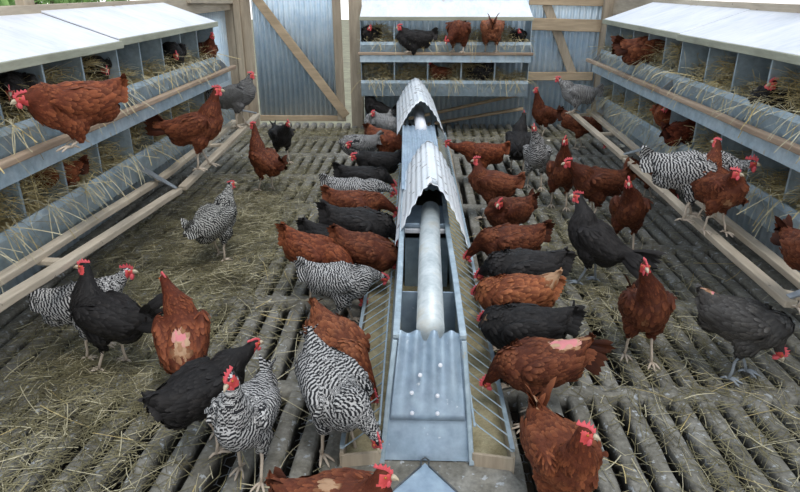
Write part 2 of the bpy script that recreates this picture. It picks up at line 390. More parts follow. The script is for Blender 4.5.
G = 'galvanised nest box units along the walls'
tag(unit, 'galvanised two-tier nest box unit at the left edge, red hen on its ledge', 'nest box', G)
dup(unit, (-1.6, 3.41, 0), PI/2, 'galvanised two-tier nest box unit on the left wall, ending near the tin door')
dup(unit, (1.6, 5.72, 0), -PI/2, 'galvanised two-tier nest box unit on the right wall, the one nearest the back corner')
dup(unit, (1.6, 4.04, 0), -PI/2, 'galvanised two-tier nest box unit at the right edge, above the barred hen on the perch')
for u_, sgn in ((bpy.data.objects['nest_box.001'], 1), (bpy.data.objects['nest_box.002'], -1)):
    for ch in u_.children:
        if ch.name.startswith('lid'): ch.location.z = .012; ch.rotation_euler.y = -.004*sgn
        if ch.name.startswith('perch.') or ch.name == 'perch':
            ch.scale.x = 1.09
            if sgn < 0: ch.location.x = -.15
bu = dup(unit, (-.585, 6.5, 0), 0, 'galvanised two-tier nest box unit facing the camera on the back wall')
for ch in list(bu.children):
    if ch.name.startswith('back_panel'): bpy.data.objects.remove(ch)   # this one stands open against the corrugated wall

# ladder perches
def ladder(name, o0, o1, i0, i1, label, ties, wallx, br=(.985,)):
    r = empty(name, (0,0,0), 0, label, 'perch', 'two-rail wooden perches below the nest boxes')
    a = MB(); a.bar(o0, o1, .048, .03, 0, (0,0,1), 8); a.build('outer_rail', 'wood_y', r, bevel=.005)
    a = MB(); a.bar(i0, i1, .048, .03, 0, (0,0,1), 8); a.build('inner_rail', 'wood_y', r, bevel=.005)
    for t in ties:
        p = Vector(o0).lerp(Vector(o1), t); q = Vector(i0).lerp(Vector(i1), t)
        a = MB(); a.bar(p + Vector((0,0,-.022)), q + Vector((0,0,-.022)), .04, .02, 0, (0,0,1)); a.build('rung', 'wood_y', r, bevel=.003)
    for t in br:
        p = Vector(o0).lerp(Vector(o1), t); w = Vector((wallx, p.y, .44)); q = Vector(i0).lerp(Vector(i1), t)
        a = MB(); a.add([w+Vector((0,-.035,.03)), w+Vector((0,.035,.03)), p+Vector((0,.014,-.012+.03)), p+Vector((0,-.014,-.012+.03))], [(0,1,2,3)]); a.build('bracket', 'steel', r, solid=.006)
    return r
ladder('perch_ladder', (-1.345,1.60,.465), (-1.385,3.44,.315), (-1.50,1.60,.445), (-1.52,3.44,.36), 'near pale wooden two-rail perch below the left nest boxes', (.35,), -1.6)
ladder('perch_ladder', (-1.385,3.50,.31), (-1.36,5.28,.41), (-1.52,3.50,.36), (-1.52,5.15,.38), 'far pale wooden two-rail perch on the left, a red hen standing on it', (.55,.9), -1.6)
ladder('perch_ladder', (1.35,5.62,.385), (1.35,4.06,.372), (1.50,5.62,.40), (1.50,4.06,.37), 'far pale wooden two-rail perch on the right, ending under the grey barred hen', (.03,.5), 1.6)
ladder('perch_ladder', (1.35,4.02,.368), (1.35,2.05,.345), (1.50,4.02,.37), (1.50,2.0,.33), 'near pale wooden two-rail perch on the right, barred hen and red hen on it', (.92,), 1.6)

# ------------------------------------------------------------------ feeder trough
tr = empty('feeder_trough', (0.05, 1.55, 0), 0, 'long galvanised feeder trough down the middle of the slatted floor', 'feeder')
def T_(x, y, z): return (x-.05, y-1.55, z)
Y0, Y1 = 1.57, 6.1; ZT = .42
for sgn, nm in ((-1, 0), (1, 0)):
    xb = -.10 if sgn < 0 else .175; xt = -.060 if sgn < 0 else .142
    m = MB(); m.add([T_(xb,Y0-.01,.03), T_(xb-.04,Y1,.03), T_(xt-.04,Y1,ZT), T_(xt,Y0+.10,ZT)], [(0,1,2,3)]); m.build('side_panel', 'galv', tr, solid=.004)
    m = MB(); m.bar(T_(xt,Y0+.08,ZT+.005), T_(xt-.04,Y1,ZT+.005), .022, .018, 0, (0,0,1), 10); m.build('rim', 'galv', tr, bevel=.004)
    m = MB(); m.bar(T_(xb+.002*sgn, Y0-.02, .03), T_(xt+.004*sgn, Y0+.09, ZT-.01), .016, .022, 0, (0,1,0), 2); m.build('corner_strip', 'galv', tr, bevel=.003)
m = MB(); m.box(T_(-.135, Y0+.05, .10), T_(.165, Y1, .12)); m.build('hopper_floor', 'mash', tr)
# end plate: flat sheet with a corrugated cover screwed on
pt = lambda s_, t: Vector(T_((-.10+.275*s_)*(1-t) + (-.058+.198*s_)*t, Y0-.012 + .11*t, .035+.385*t))
m = MB(); m.add([pt(0,0), pt(1,0), pt(1,1), pt(0,1)], [(0,1,2,3)]); ep = m.build('end_plate', 'tin_blue', tr, solid=.003)
m = MB(); v = []; f = []; nu = 48; nv = 14
for j in range(nv+1):
    tt = .34 + .70*j/nv; am = .008*min(1, j/nv*1.6)
    for i in range(nu+1):
        s_ = .03+.94*i/nu; w = math.cos(2*PI*3.5*i/nu); p = pt(s_, tt); p.y += -.010 - am*w; p.z += (.010*w if j == nv else 0); v.append(p)
for j in range(nv):
    for i in range(nu): f.append((j*(nu+1)+i, j*(nu+1)+i+1, (j+1)*(nu+1)+i+1, (j+1)*(nu+1)+i))
m.add(v, f); cs = m.build('corrugated_cover', 'tin_blue', tr, smooth=True, solid=.002)
for s_, t in ((.30,.42),(.62,.42),(.38,.72),(.66,.80),(.28,.58),(.62,.56)):
    m = MB(); p = pt(s_, t) + Vector((0,-.022,0)); m.tube([p, p+Vector((0,-.004,.001))], .0065, 10); m.tube([p+Vector((0,-.004,.001)), p+Vector((0,-.009,.002))], [.0042,.003], 6); m.build('screw', 'galv_pale', ep, smooth=False)
# pipe along the top and cross straps, dividers
m = MB(); m.tube([T_(.043,Y0+.09,.445), T_(.05,2.3,.448), T_(.06,2.75,.45)], [.043,.043,.043], 20); m.build('pipe', 'pipe', tr, smooth=True)
m = MB(); m.tube([T_(.02,4.5,.45), T_(.0,5.3,.45)], .043, 20); m.build('pipe', 'galv_pale', tr, smooth=True)
for y in (1.98, 2.62, 4.4):
    m = MB(); m.box(T_(-.055,y,.12), T_(.14,y+.006,.41)); m.build('partition', 'tin_blue', tr)
m = MB(); m.box(T_(-.06,2.62,.395), T_(.145,2.95,.405)); m.box(T_(-.06,2.62,.36), T_(.145,2.63,.43)); m.build('inner_cover', 'tin_blue', tr, bevel=.002)
m = MB(); m.box(T_(-.055,2.58,.40), T_(.14,2.60,.415)); m.build('cross_strip', 'galv_pale', tr)
m = MB(); corrugated(m, T_(-.085,3.05,.455), (.235,0,0), (-.035,1.6,0), 0, .034, .005, (0,0,1), nv=6); m.build('flat_cover', 'tin_blue', tr, smooth=True, solid=.002)
# base pad at the near end with wire handle
m = MB(); m.add([T_(-.25,1.12,.0), T_(.33,1.12,.0), T_(.33,1.46,.0), T_(.27,1.58,.0), T_(-.22,1.58,.0), T_(-.25,1.5,0), T_(-.25,1.12,.03), T_(.33,1.12,.03), T_(.33,1.46,.03), T_(.27,1.58,.03), T_(-.22,1.58,.03), T_(-.25,1.5,.03)],
   [(5,4,3,2,1,0),(6,7,8,9,10,11)]+[(k,(k+1) % 6,6+(k+1) % 6,6+k) for k in range(6)]); m.build('base_pad', 'concrete', tr, bevel=.005)
m = MB(); a = MB()
c = at(425,464,.04)-Vector((.05,1.55,0)); l_ = at(372,510,.04)-Vector((.05,1.55,0)); r_ = at(475,510,.04)-Vector((.05,1.55,0))
a.add([c, l_, r_], [(0,1,2)]); a.build('base_sheet', 'tin_blue', tr, solid=-.004)
m.tube([l_+Vector((0,0,.006)), c+Vector((-.012,-.015,.006)), c+Vector((-.012,.008,.008)), c+Vector((0,.02,.008)), c+Vector((.012,.008,.008)), c+Vector((.012,-.015,.006)), r_+Vector((0,0,.006))], .0028, 6); m.build('wire_handle', 'darksteel', tr, smooth=True)
# feeding pans with wire guards on both sides
for sgn in (-1, 1):
    xa = -.105 if sgn < 0 else .178; xo = -.225 if sgn < 0 else .30
    m = MB(); m.box(T_(min(xa,xo),Y0-.04,.0), T_(max(xa,xo),Y1,.02)); m.bar(T_(xo,Y0-.04,.04), T_(xo-.04,Y1,.04), .012, .08, 0, (0,0,1), 8); m.bar(T_(xa,Y0-.02,.04), T_(xo,Y0-.04,.04), .01, .07)
    pan = m.build('feed_pan', 'wood', tr)
    m = MB(); n = 90; v = []; f = []
    for i in range(n+1):
        y = Y0 + (Y1-.05-Y0)*i/n
        for k in range(6):
            x = xa + (xo-xa)*(.04+.9*k/5); v.append(T_(x-.04*(y-Y0)/4.5*(k/5), y, .035+.012*noise.noise(Vector((x*20,y*14,sgn)))))
    for i in range(n):
        for k in range(5): f.append((i*6+k, i*6+k+1, (i+1)*6+k+1, (i+1)*6+k))
    m.add(v, f); m.build('feed', 'mash', pan, smooth=True)
    m = MB(); m.bar(T_(xo,Y0-.02,.088), T_(xo-.04,Y1,.088), .014, .012, 0, (0,0,1), 8)
    for i in range(64):
        y = Y0+.02 + i*.07; q = xo-.04*(y-Y0)/4.5
        m.tube([T_(xa+.004*sgn,y,.16), T_(xa+.02*sgn,y-.01,.15), T_(q,y-.05,.09)], .0024, 5)
    m.bar(T_(xa+.004*sgn,Y0,.16), T_(xa-.04+.004*sgn,Y1,.16), .006, .006)
    m.build('wire_guard', 'galv', tr)
# tent-shaped tin covers
def tent(ya, yb, cx, drift, ridge, foot, hw, label, notch, seed):
    rng = random.Random(seed); m = MB(); nu = 120; nv = 8; v = []; f = []; per = 13
    for j in range(nv+1):
        t = j/nv
        for i in range(nu+1):
            s_ = -1+2*i/nu; a = abs(s_); w = math.sin(2*PI*per*i/nu)
            x = cx + drift*t + math.copysign(hw*(a**.88), s_) if s_ else cx + drift*t
            z = ridge - (ridge-foot)*(a**1.45)*(1-.06*(1-a))
            nn = Vector((math.copysign(.85, s_), 0, .5))*.0019*w
            y = ya + (yb-ya)*t
            if j == 0: y += .10*(1-a)**1.5*notch + .007*w + rng.uniform(-.004,.004)
            if j == nv: y += .006*w + .05*(1-a)
            v.append((x+nn.x, y, z+nn.z))
    for j in range(nv):
        for i in range(nu): f.append((j*(nu+1)+i, j*(nu+1)+i+1, (j+1)*(nu+1)+i+1, (j+1)*(nu+1)+i))
    m.add(v, f); o = m.build('tin_cover', 'tin', smooth=True, solid=.0015)
    return tag(o, label, 'cover', 'folded tin covers over the feeder')
tent(2.50, 3.40, .062, -.005, .615, .372, .158, 'near folded corrugated tin cover, tent-shaped over the middle feeder', 1.35, 1)
tent(4.62, 6.00, .02, -.05, .62, .385, .18, 'far folded corrugated tin cover on the feeder, before the back nest boxes', 1.2, 2)

# ------------------------------------------------------------------ outside shrubs seen over the left sill
def shrub(x, y, z, r, n, label, seed):
    rng = random.Random(seed); e = empty('shrub', (x, y, -.36), 0, label, 'shrub', 'shrubs outside the left opening')
    m = MB()
    for k in range(5):
        a = rng.uniform(0, 2*PI); q = Vector((math.cos(a)*r*.6, math.sin(a)*r*.6, z+.36+rng.uniform(-.3,.4)*r)); m.tube([(0,0,0), q*.5+Vector((0,0,.1)), q], [.04,.025,.01], 6)
    m.build('stems', 'bark', e)
    m = MB()
    for k in range(n):
        d = Vector((rng.gauss(0,1), rng.gauss(0,1), rng.gauss(0,1))).normalized()*r*rng.uniform(.5,1)**.5
        c = Vector((d.x, d.y, z+.36+d.z*.9)); u = Vector((rng.gauss(0,1), rng.gauss(0,1), rng.gauss(0,1))).normalized(); w = u.orthogonal().normalized(); s_ = rng.uniform(.03,.06)
        m.add([c-u*s_, c-w*s_*.45+u*s_*.1, c+u*s_, c+w*s_*.45+u*s_*.1], [(0,1,2),(0,2,3)])
    m.build('foliage', 'leaf', e)
shrub(-3.3, 4.3, 1.4, .62, 2200, 'leafy green shrub outside, at the top left corner of the picture', 8)
shrub(-3.6, 5.75, 1.4, .68, 2600, 'leafy green shrub outside, middle one seen over the left sill', 5)
shrub(-4.0, 7.4, 1.4, .72, 2600, 'leafy green shrub outside, beside the right end of the left opening', 6)

#HENS
# ------------------------------------------------------------------ hens
def catmull(P, n):
    out = []
    for i in range(len(P)-1):
        p0, p1, p2, p3 = P[max(i-1,0)], P[i], P[i+1], P[min(i+2, len(P)-1)]
        for k in range(n):
            t = k/n; out.append(.5*((2*p1)+(p2-p0)*t+(2*p0-5*p1+4*p2-p3)*t*t+(3*p1-p0-3*p2+p3)*t**3))
    out.append(P[-1]); return out
def loft(mb, pts, ra, rb, n=14, side0=(0,1,0)):
    v = []; f = []; side = Vector(side0)
    for i, c in enumerate(pts):
        t = (pts[min(i+1,len(pts)-1)] - pts[max(i-1,0)]).normalized()
        side = (side - t*side.dot(t)).normalized(); nn = t.cross(side)
        for k in range(n):
            a = 2*PI*k/n; v.append(c + side*math.cos(a)*ra[i] + nn*math.sin(a)*rb[i])
    for i in range(len(pts)-1):
        for k in range(n): f.append((i*n+k, i*n+(k+1) % n, (i+1)*n+(k+1) % n, (i+1)*n+k))
    f.append(tuple(range(n-1,-1,-1))); e = (len(pts)-1)*n; f.append(tuple(range(e, e+n)))
    mb.add(v, f)
_dg = None
def remeshed(mb, voxel, smooth=6):
    me = bpy.data.meshes.new('t'); me.from_pydata(mb.v, [], mb.f); o = bpy.data.objects.new('t', me); COL.objects.link(o)
    bm = bmesh.new(); bm.from_mesh(me); bmesh.ops.recalc_face_normals(bm, faces=bm.faces); bm.to_mesh(me); bm.free()
    q = o.modifiers.new('r', 'REMESH'); q.mode = 'VOXEL'; q.voxel_size = voxel
    s = o.modifiers.new('s', 'SMOOTH'); s.factor = .5; s.iterations = smooth
    dg = bpy.context.evaluated_depsgraph_get(); r = bpy.data.meshes.new_from_object(o.evaluated_get(dg), depsgraph=dg)
    co = np.empty(len(r.vertices)*3, 'f'); r.vertices.foreach_get('co', co); no = np.empty(len(r.vertices)*3, 'f'); r.vertex_normals.foreach_get('vector', no)
    fs = [tuple(p.vertices) for p in r.polygons]
    bpy.data.objects.remove(o); bpy.data.meshes.remove(me); bpy.data.meshes.remove(r)
    return co.reshape(-1,3).astype(float), no.reshape(-1,3).astype(float), fs
HEN_GROUP = {'red': 'red-brown hens', 'black': 'black hens', 'barred': 'barred black-and-white hens'}
def hen(kind, label, body, head=None, hd=0, z=0, mode='alert', pitch=None, hyaw=0, hpitch=None, tint=1.0, scale=.92, plane=None, tail=.68, fan_w=1, tailup=0, patch=None,
        pale=None, crouch=0, step=.03, seed=None, comb=1.0, detail=None, grp=True, zoff=None, black_tail=True, shank='shank'):
    """body/head are points in the photo used only to find the real spot on the floor or perch; hd = heading in degrees (0 = to the right, 90 = away)"""
    seed = seed if seed is not None else int(body[0]*7+body[1]); rng = random.Random(seed); S = scale
    legless = mode == 'sit'
    ch = (.155 if legless else .262 - crouch)
    C = at(body[0], body[1], z + (ch+.01)*S)
    if plane is not None:
        d_ = ray(*body); k_ = (plane[1]/d_.x if plane[0] == 'x' else plane[1]/d_.y); C = EYE + d_*k_
        if legless: z = C.z - (ch+.01)*S
        else: ch = max(.13, min(.262, (C.z-z)/S - .01))
    org = Vector((C.x, C.y, z)); a = math.radians(hd)
    fwd = Vector((math.cos(a), math.sin(a), 0)); lft = Vector((-math.sin(a), math.cos(a), 0))
    pitch = math.radians({'alert': 14, 'peck': -12, 'sit': 4, 'walk': 4}[mode] if pitch is None else pitch)
    def tp(x, y, zz): return Vector((x*math.cos(pitch) - zz*math.sin(pitch), y, ch + x*math.sin(pitch) + zz*math.cos(pitch)))
    TR = [(-.205,.075,.008,.012),(-.175,.052,.030,.034),(-.130,.020,.062,.064),(-.06,-.004,.086,.088),(.02,-.012,.088,.094),(.075,.004,.072,.082),(.112,.030,.050,.056),(.125,.05,.03,.035)]
    P = catmull([Vector((x, q, w)) for x, q, w, h in TR], 4); Hh = catmull([Vector((h,0,0)) for x,q,w,h in TR], 4)
    tr_pts = [tp(p.x, 0, p.y) for p in P]
    Sh = tp(.085, 0, .035)
    dflt = {'alert': Vector((.165,0,ch+.185)), 'walk': Vector((.20,0,ch+.13)), 'peck': Vector((.27,0,.06+ (ch-.262))), 'sit': Vector((.15,0,ch+.15))}[mode]
    if head:
        d = ray(*head).normalized(); w = org + (fwd*dflt.x + lft*dflt.y)*S + Vector((0,0,dflt.z*S)); k = (w-EYE).dot(d); w = EYE + d*k - org
        H = Vector((w.dot(fwd), w.dot(lft), w.z))/S
        v = H - Sh; L = v.length
        if L > .235: H = Sh + v*(.235/L)
        if L < .09: H = Sh + v.normalized()*.09
        H.z = max(H.z, .03)
    else: H = dflt
    hp = math.radians({'alert': -4, 'walk': -10, 'peck': -62, 'sit': -6}[mode] if hpitch is None else hpitch); hy = math.radians(hyaw)
    hf = Vector((math.cos(hp)*math.cos(hy), math.cos(hp)*math.sin(hy), math.sin(hp))); hs = Vector((-math.sin(hy), math.cos(hy), 0)); hu = hf.cross(hs)
    # neck: shoulder -> back of head
    tdir = tp(.09,0,.08) - tp(0,0,0)
    if mode == 'peck': nin = (H-Sh).normalized()*.6 + hf*.4
    else: nin = Vector((0,0,1))*.7 + hf*.15 + (H-Sh).normalized()*.5
    nin.normalize(); E = H - hf*.006
    D = (E-Sh).length; B0 = tp(.045,0,.0); B1 = Sh + tdir.normalized()*D*.30; B2 = E - nin*D*.42
    npts = []
    for i in range(15):
        t = i/14; npts.append(B0*(1-t)**3 + B1*3*t*(1-t)**2 + B2*3*t*t*(1-t) + E*t**3)
    nr = [(.062*(1-t)**1.15 + .0185*(1-(1-t)**1.15)) + .010*math.exp(-((t-.35)/.2)**2) for t in [i/14 for i in range(15)]]
    mb = MB(); loft(mb, tr_pts, [p.z for p in P], [h.x for h in Hh])
    loft(mb, npts, nr, [r*1.08 for r in nr])
    mb.ell(H, (hf*.026, hs*.0185, hu*.020)); mb.ell(H+hf*.018-hu*.004, (hf*.014, hs*.0115, hu*.012))
    for sg in (-1,1):  # wings and thighs
        c = tp(-.035, .070*sg, .012); e = (tp(-.165,.052*sg,-.005)-c); u = tp(0,0,1)-tp(0,0,0); mb.ell(c, (e.normalized()*.125, Vector((0,.030*sg,0)), u*.056), n=14)
        if not legless:
            mb.ell(Vector((.0+.01, .048*sg, ch-.065)), (Vector((.052,0,0)), Vector((0,.038,0)), Vector((.01*sg,0,.062))))
            mb.ell(Vector((.004, .048*sg, ch-.118)), (Vector((.020,0,0)), Vector((0,.018,0)), Vector((0,0,.035))))
    mb.ell(tp(-.11,0,-.045), (Vector((.065,0,0)), Vector((0,.060,0)), Vector((0,0,.045))))
    far = C.y > 4.4; det = detail or (.75 if far else 1.0)
    co, no, fs = remeshed(mb, .0075 if not far else .009)
    # flow and zone
    ax = tr_pts[:-3] + npts[5:]; A = np.array([list(p) for p in ax]); n_ax = len(ax)
    T = np.gradient(A, axis=0); T /= np.linalg.norm(T, axis=1)[:,None]
    d2 = ((co[:,None,:]-A[None])**2).sum(2); near = d2.argmin(1); zone = near/(n_ax-1)
    flow = -T[near]; flow[:,2] -= .12
    nH = np.array([list(H)]); rel = co - nH; ra = rel@np.array(hf); rb = rel@np.array(hu); rc = np.abs(rel@np.array(hs))
    face = (ra > -.010) & (ra < .06) & (rb < .0115+.0*ra) & (np.linalg.norm(rel, axis=1) < .045) & (rb > -.03)
    headz = np.linalg.norm(rel, axis=1) < .026
    # roughen the plumage outline
    for i in range(len(co)):
        if not headz[i]: co[i] += no[i]*(noise.noise(Vector(co[i]*38 + seed))*.0035)
    def pval(p, z_):
        v = 0
        for q, lvl in ((patch, .95), (pale, .45)):
            if q is not None:
                for (x, y, zz, r) in (q if isinstance(q, list) else [q]):
                    v = max(v, lvl*max(0, min(1, 2.2*(1-(Vector(p) - tp(x, y, zz)).length/(r*1.25)))))
        return v
    pv = [pval(p, 0) for p in co] if (patch or pale) else [0]*len(co)
    verts = [tuple(p*S) for p in co]; faces = list(fs); mi = []
    uv = [(.5, float(near[i])*.9) for i in range(len(co))]; fz = [(rng.random()*.4+.2, float(zone[i]), pv[i], .3) for i in range(len(co))]
    for i in range(len(co)):
        ang = math.atan2(co[i][1], co[i][2]-ch); uv[i] = (.5+.5*math.sin(ang*14), float(near[i])*.012/.009*1.1)
    for p in fs: mi.append(1 if sum(face[k] for k in p) >= 3 else 0)
    # feathers
    def add_feather(p, nrm, d, L, Wd, lift, zn, pt, rn):
        d = (d - nrm*d.dot(nrm)); 
        if d.length < .05: return
        d.normalize(); s_ = d.cross(nrm).normalized(); q = (d*math.cos(lift) + nrm*math.sin(lift)); m_ = s_.cross(q) if s_.cross(q).dot(nrm) > 0 else q.cross(s_)
        base = p - nrm*.0015; b0 = len(verts)
        for r_, (t, w, cu) in enumerate(((0,.45,0), (.45,1,.10), (.82,.80,.06))):
            c = base + q*L*t - nrm*L*.10*t*t
            for k, sx_ in enumerate((-1,0,1)):
                verts.append(tuple((c + s_*sx_*w*Wd/2 + m_*(Wd*.16 if sx_ == 0 else 0))*S)); uv.append((.5+.5*sx_, t*L/.0142)); fz.append((rn, zn, pt, t))
        verts.append(tuple((base + q*L - nrm*L*.11)*S)); uv.append((.5, L/.0142)); fz.append((rn, zn, pt, 1))
        for r_ in range(2):
            for k in range(2): faces.append((b0+r_*3+k, b0+r_*3+k+1, b0+r_*3+k+4, b0+r_*3+k+3)); mi.append(0)
        faces.append((b0+6, b0+7, b0+9)); faces.append((b0+7, b0+8, b0+9)); mi.extend((0,0))
    grid = {}; spacing = .0135/det; idx = list(range(len(co))); rng.shuffle(idx)
    for i in idx:
        if face[i] or headz[i]: continue
        if pv[i] > .8: continue
        p = Vector(co[i]); zn = zone[i]
        sp = spacing*(.72 if zn > .72 else 1.0)
        key = tuple(int(math.floor(c/sp)) for c in p); hit = False
        for dx in (-1,0,1):
            for dy in (-1,0,1):
                for dz in (-1,0,1):
                    for q in grid.get((key[0]+dx, key[1]+dy, key[2]+dz), ()):
                        if (q-p).length < sp: hit = True; break
        if hit: continue
        grid.setdefault(key, []).append(p)
        if legless and p.z < .07: continue
        nrm = Vector(no[i]); d = Vector(flow[i]) + Vector((rng.gauss(0,.10), rng.gauss(0,.10), rng.gauss(0,.08)))
        wing = abs(p.y) > .062 and p.z > ch-.02 and p.x < .03
        if zn > .72: L, Wd = .030, .010
        elif wing: L, Wd = .046 + (.02 if p.x < -.08 else 0), .021
        elif zn < .2: L, Wd = .046, .020
        elif p.z < ch-.06: L, Wd = .030, .022
        else: L, Wd = .036, .021
        if not legless and p.z < .10: L *= .6
        add_feather(p, nrm, d, L*rng.uniform(.85,1.15), Wd/det*rng.uniform(.85,1.1), rng.uniform(.03,.16), float(zn), pv[i], rng.random())
    # tail feathers, folded like a low tent
    tb = tp(-.165,0,.055); up = math.radians(38+tailup)+pitch
    for k in range(12):
        sg = -1 if k % 2 else 1; fan = (k//2)/5; el = up - fan*.75*fan_w + rng.uniform(-.05,.05)
        d = Vector((-math.cos(el), sg*fan_w*(.10+.16*fan), math.sin(el))).normalized(); L = .145*tail*(1-.25*fan)*(1 if fan_w == 1 else rng.uniform(.8,1))
        n_ = Vector((0, sg, .35)).normalized(); add_feather(tb + Vector((0, sg*.006*fan_w*(k//2), -.004*k)), n_, d, L, .034, .0, 0.02 if black_tail else .16, 0, rng.random())
    for k in range(14):
        sg = -1 if k % 2 else 1; fan = rng.random(); el = up - .1 - fan*.8*fan_w
        d = Vector((-math.cos(el), sg*.2*fan_w, math.sin(el))).normalized(); n_ = Vector((0, sg, .5)).normalized()
        add_feather(tp(-.15, sg*.02, .05), n_, d, .085*tail, .026, .05, .10, 0, rng.random())
    # legs
    lm = MB()
    if not legless:
        for sg in (-1,1):
            k = tp(0,0,0); top = Vector((.004, .046*sg, ch-.13)); ft = Vector((.008 + step*sg, .046*sg + .004*sg, .012))
            lm.tube([top, top.lerp(ft,.35)+Vector((-.008,0,0)), top.lerp(ft,.7), ft], [.0085,.0062,.0058,.0068], 8)
            for an, L in ((.0,.052),(.55,.044),(-.55,.044),(PI+.2*sg,.026)):
                e = ft + Vector((math.cos(an)*L, math.sin(an)*L, -.006)); md = ft.lerp(e,.5)+Vector((0,0,.006))
                lm.tube([ft, md, e, e + (e-ft).normalized()*.008 + Vector((0,0,-.004))], [.0062,.0052,.0042,.0012], 6)
    n0 = len(verts)
    verts += [tuple(Vector(q)*S) for q in lm.v]; faces += [tuple(i+n0 for i in q) for q in lm.f]; mi += [2]*len(lm.f); uv += [(0,0)]*len(lm.v); fz += [(0,0,0,0)]*len(lm.v)
    me = bpy.data.meshes.new('hen_body'); me.from_pydata(verts, [], faces); me.update()
    for m_ in (kind, 'face', shank): me.materials.append(M[m_])
    me.polygons.foreach_set('material_index', mi); me.shade_smooth()
    at_ = me.color_attributes.new('fz', 'FLOAT_COLOR', 'POINT'); at_.data.foreach_set('color', np.array(fz, 'f').ravel())
    ul = me.uv_layers.new(name='fuv'); li = np.empty(len(me.loops), 'i'); me.loops.foreach_get('vertex_index', li); ul.data.foreach_set('uv', np.array(uv, 'f')[li].ravel())
    e = empty('hen', org, a, label, 'hen', HEN_GROUP[kind] if grp else None)
    o = bpy.data.objects.new('body', me); COL.objects.link(o); o.parent = e
    tc_ = tint if isinstance(tint, tuple) else (tint, tint, tint); o.color = (*tc_, 1)
    # head parts
    def L2(p): return (H + hf*p[0] + hs*p[1] + hu*p[2])*S
    cs = comb*.74; prof = [(-.030,.010),(-.027,.026*cs+.004),(-.018,.017),(-.012,.036*cs),(-.004,.019),(.002,.042*cs),(.008,.019),(.014,.036*cs),(.018,.016),(.024,.026*cs),(.027,.008),(.020,.004),(.0,.008),(-.015,.010)]
    flop = rng.uniform(-.35,.35)*cs; m = MB(); n = len(prof); v = []
    for sg in (-1,1):
        for x, q in prof: v.append(L2((x, sg*(.0030 if q < .02 else .0014) + flop*max(0,q-.012), q+.004)))
    f = [tuple(range(n-1,-1,-1)), tuple(range(n, 2*n))] + [(k, (k+1) % n, n+(k+1) % n, n+k) for k in range(n)]
    m.add(v, f); m.build('comb', 'comb', e, bevel=.0012)
    for sg in (-1,1):
        m = MB(); m.ell(L2((.019, .007*sg, -.026*max(.8,cs))), ((hf*.009)*S, (hs*.0035)*S, (hu*.017*cs)*S)); m.build('wattle', 'comb', e, smooth=True)
        m = MB(); m.ell(L2((.010, .0155*sg, .004)), (hf*.0042*S, hs*.003*S, hu*.0042*S), n=8, m=6); m.build('eye', 'eye', e, smooth=True)
    m = MB(); m.tube([L2((.024,0,0)), L2((.034,0,.0005)), L2((.043,0,-.004)), L2((.0465,0,-.009))], [.0085*S,.0062*S,.0032*S,.0008*S], 8)
    m.tube([L2((.024,0,-.006)), L2((.034,0,-.007)), L2((.041,0,-.008))], [.006*S,.004*S,.0012*S], 6); m.build('beak', 'beak', e, smooth=True)
    return e
R, K, P_ = 'red', 'black', 'barred'
A_ = lambda **k: k
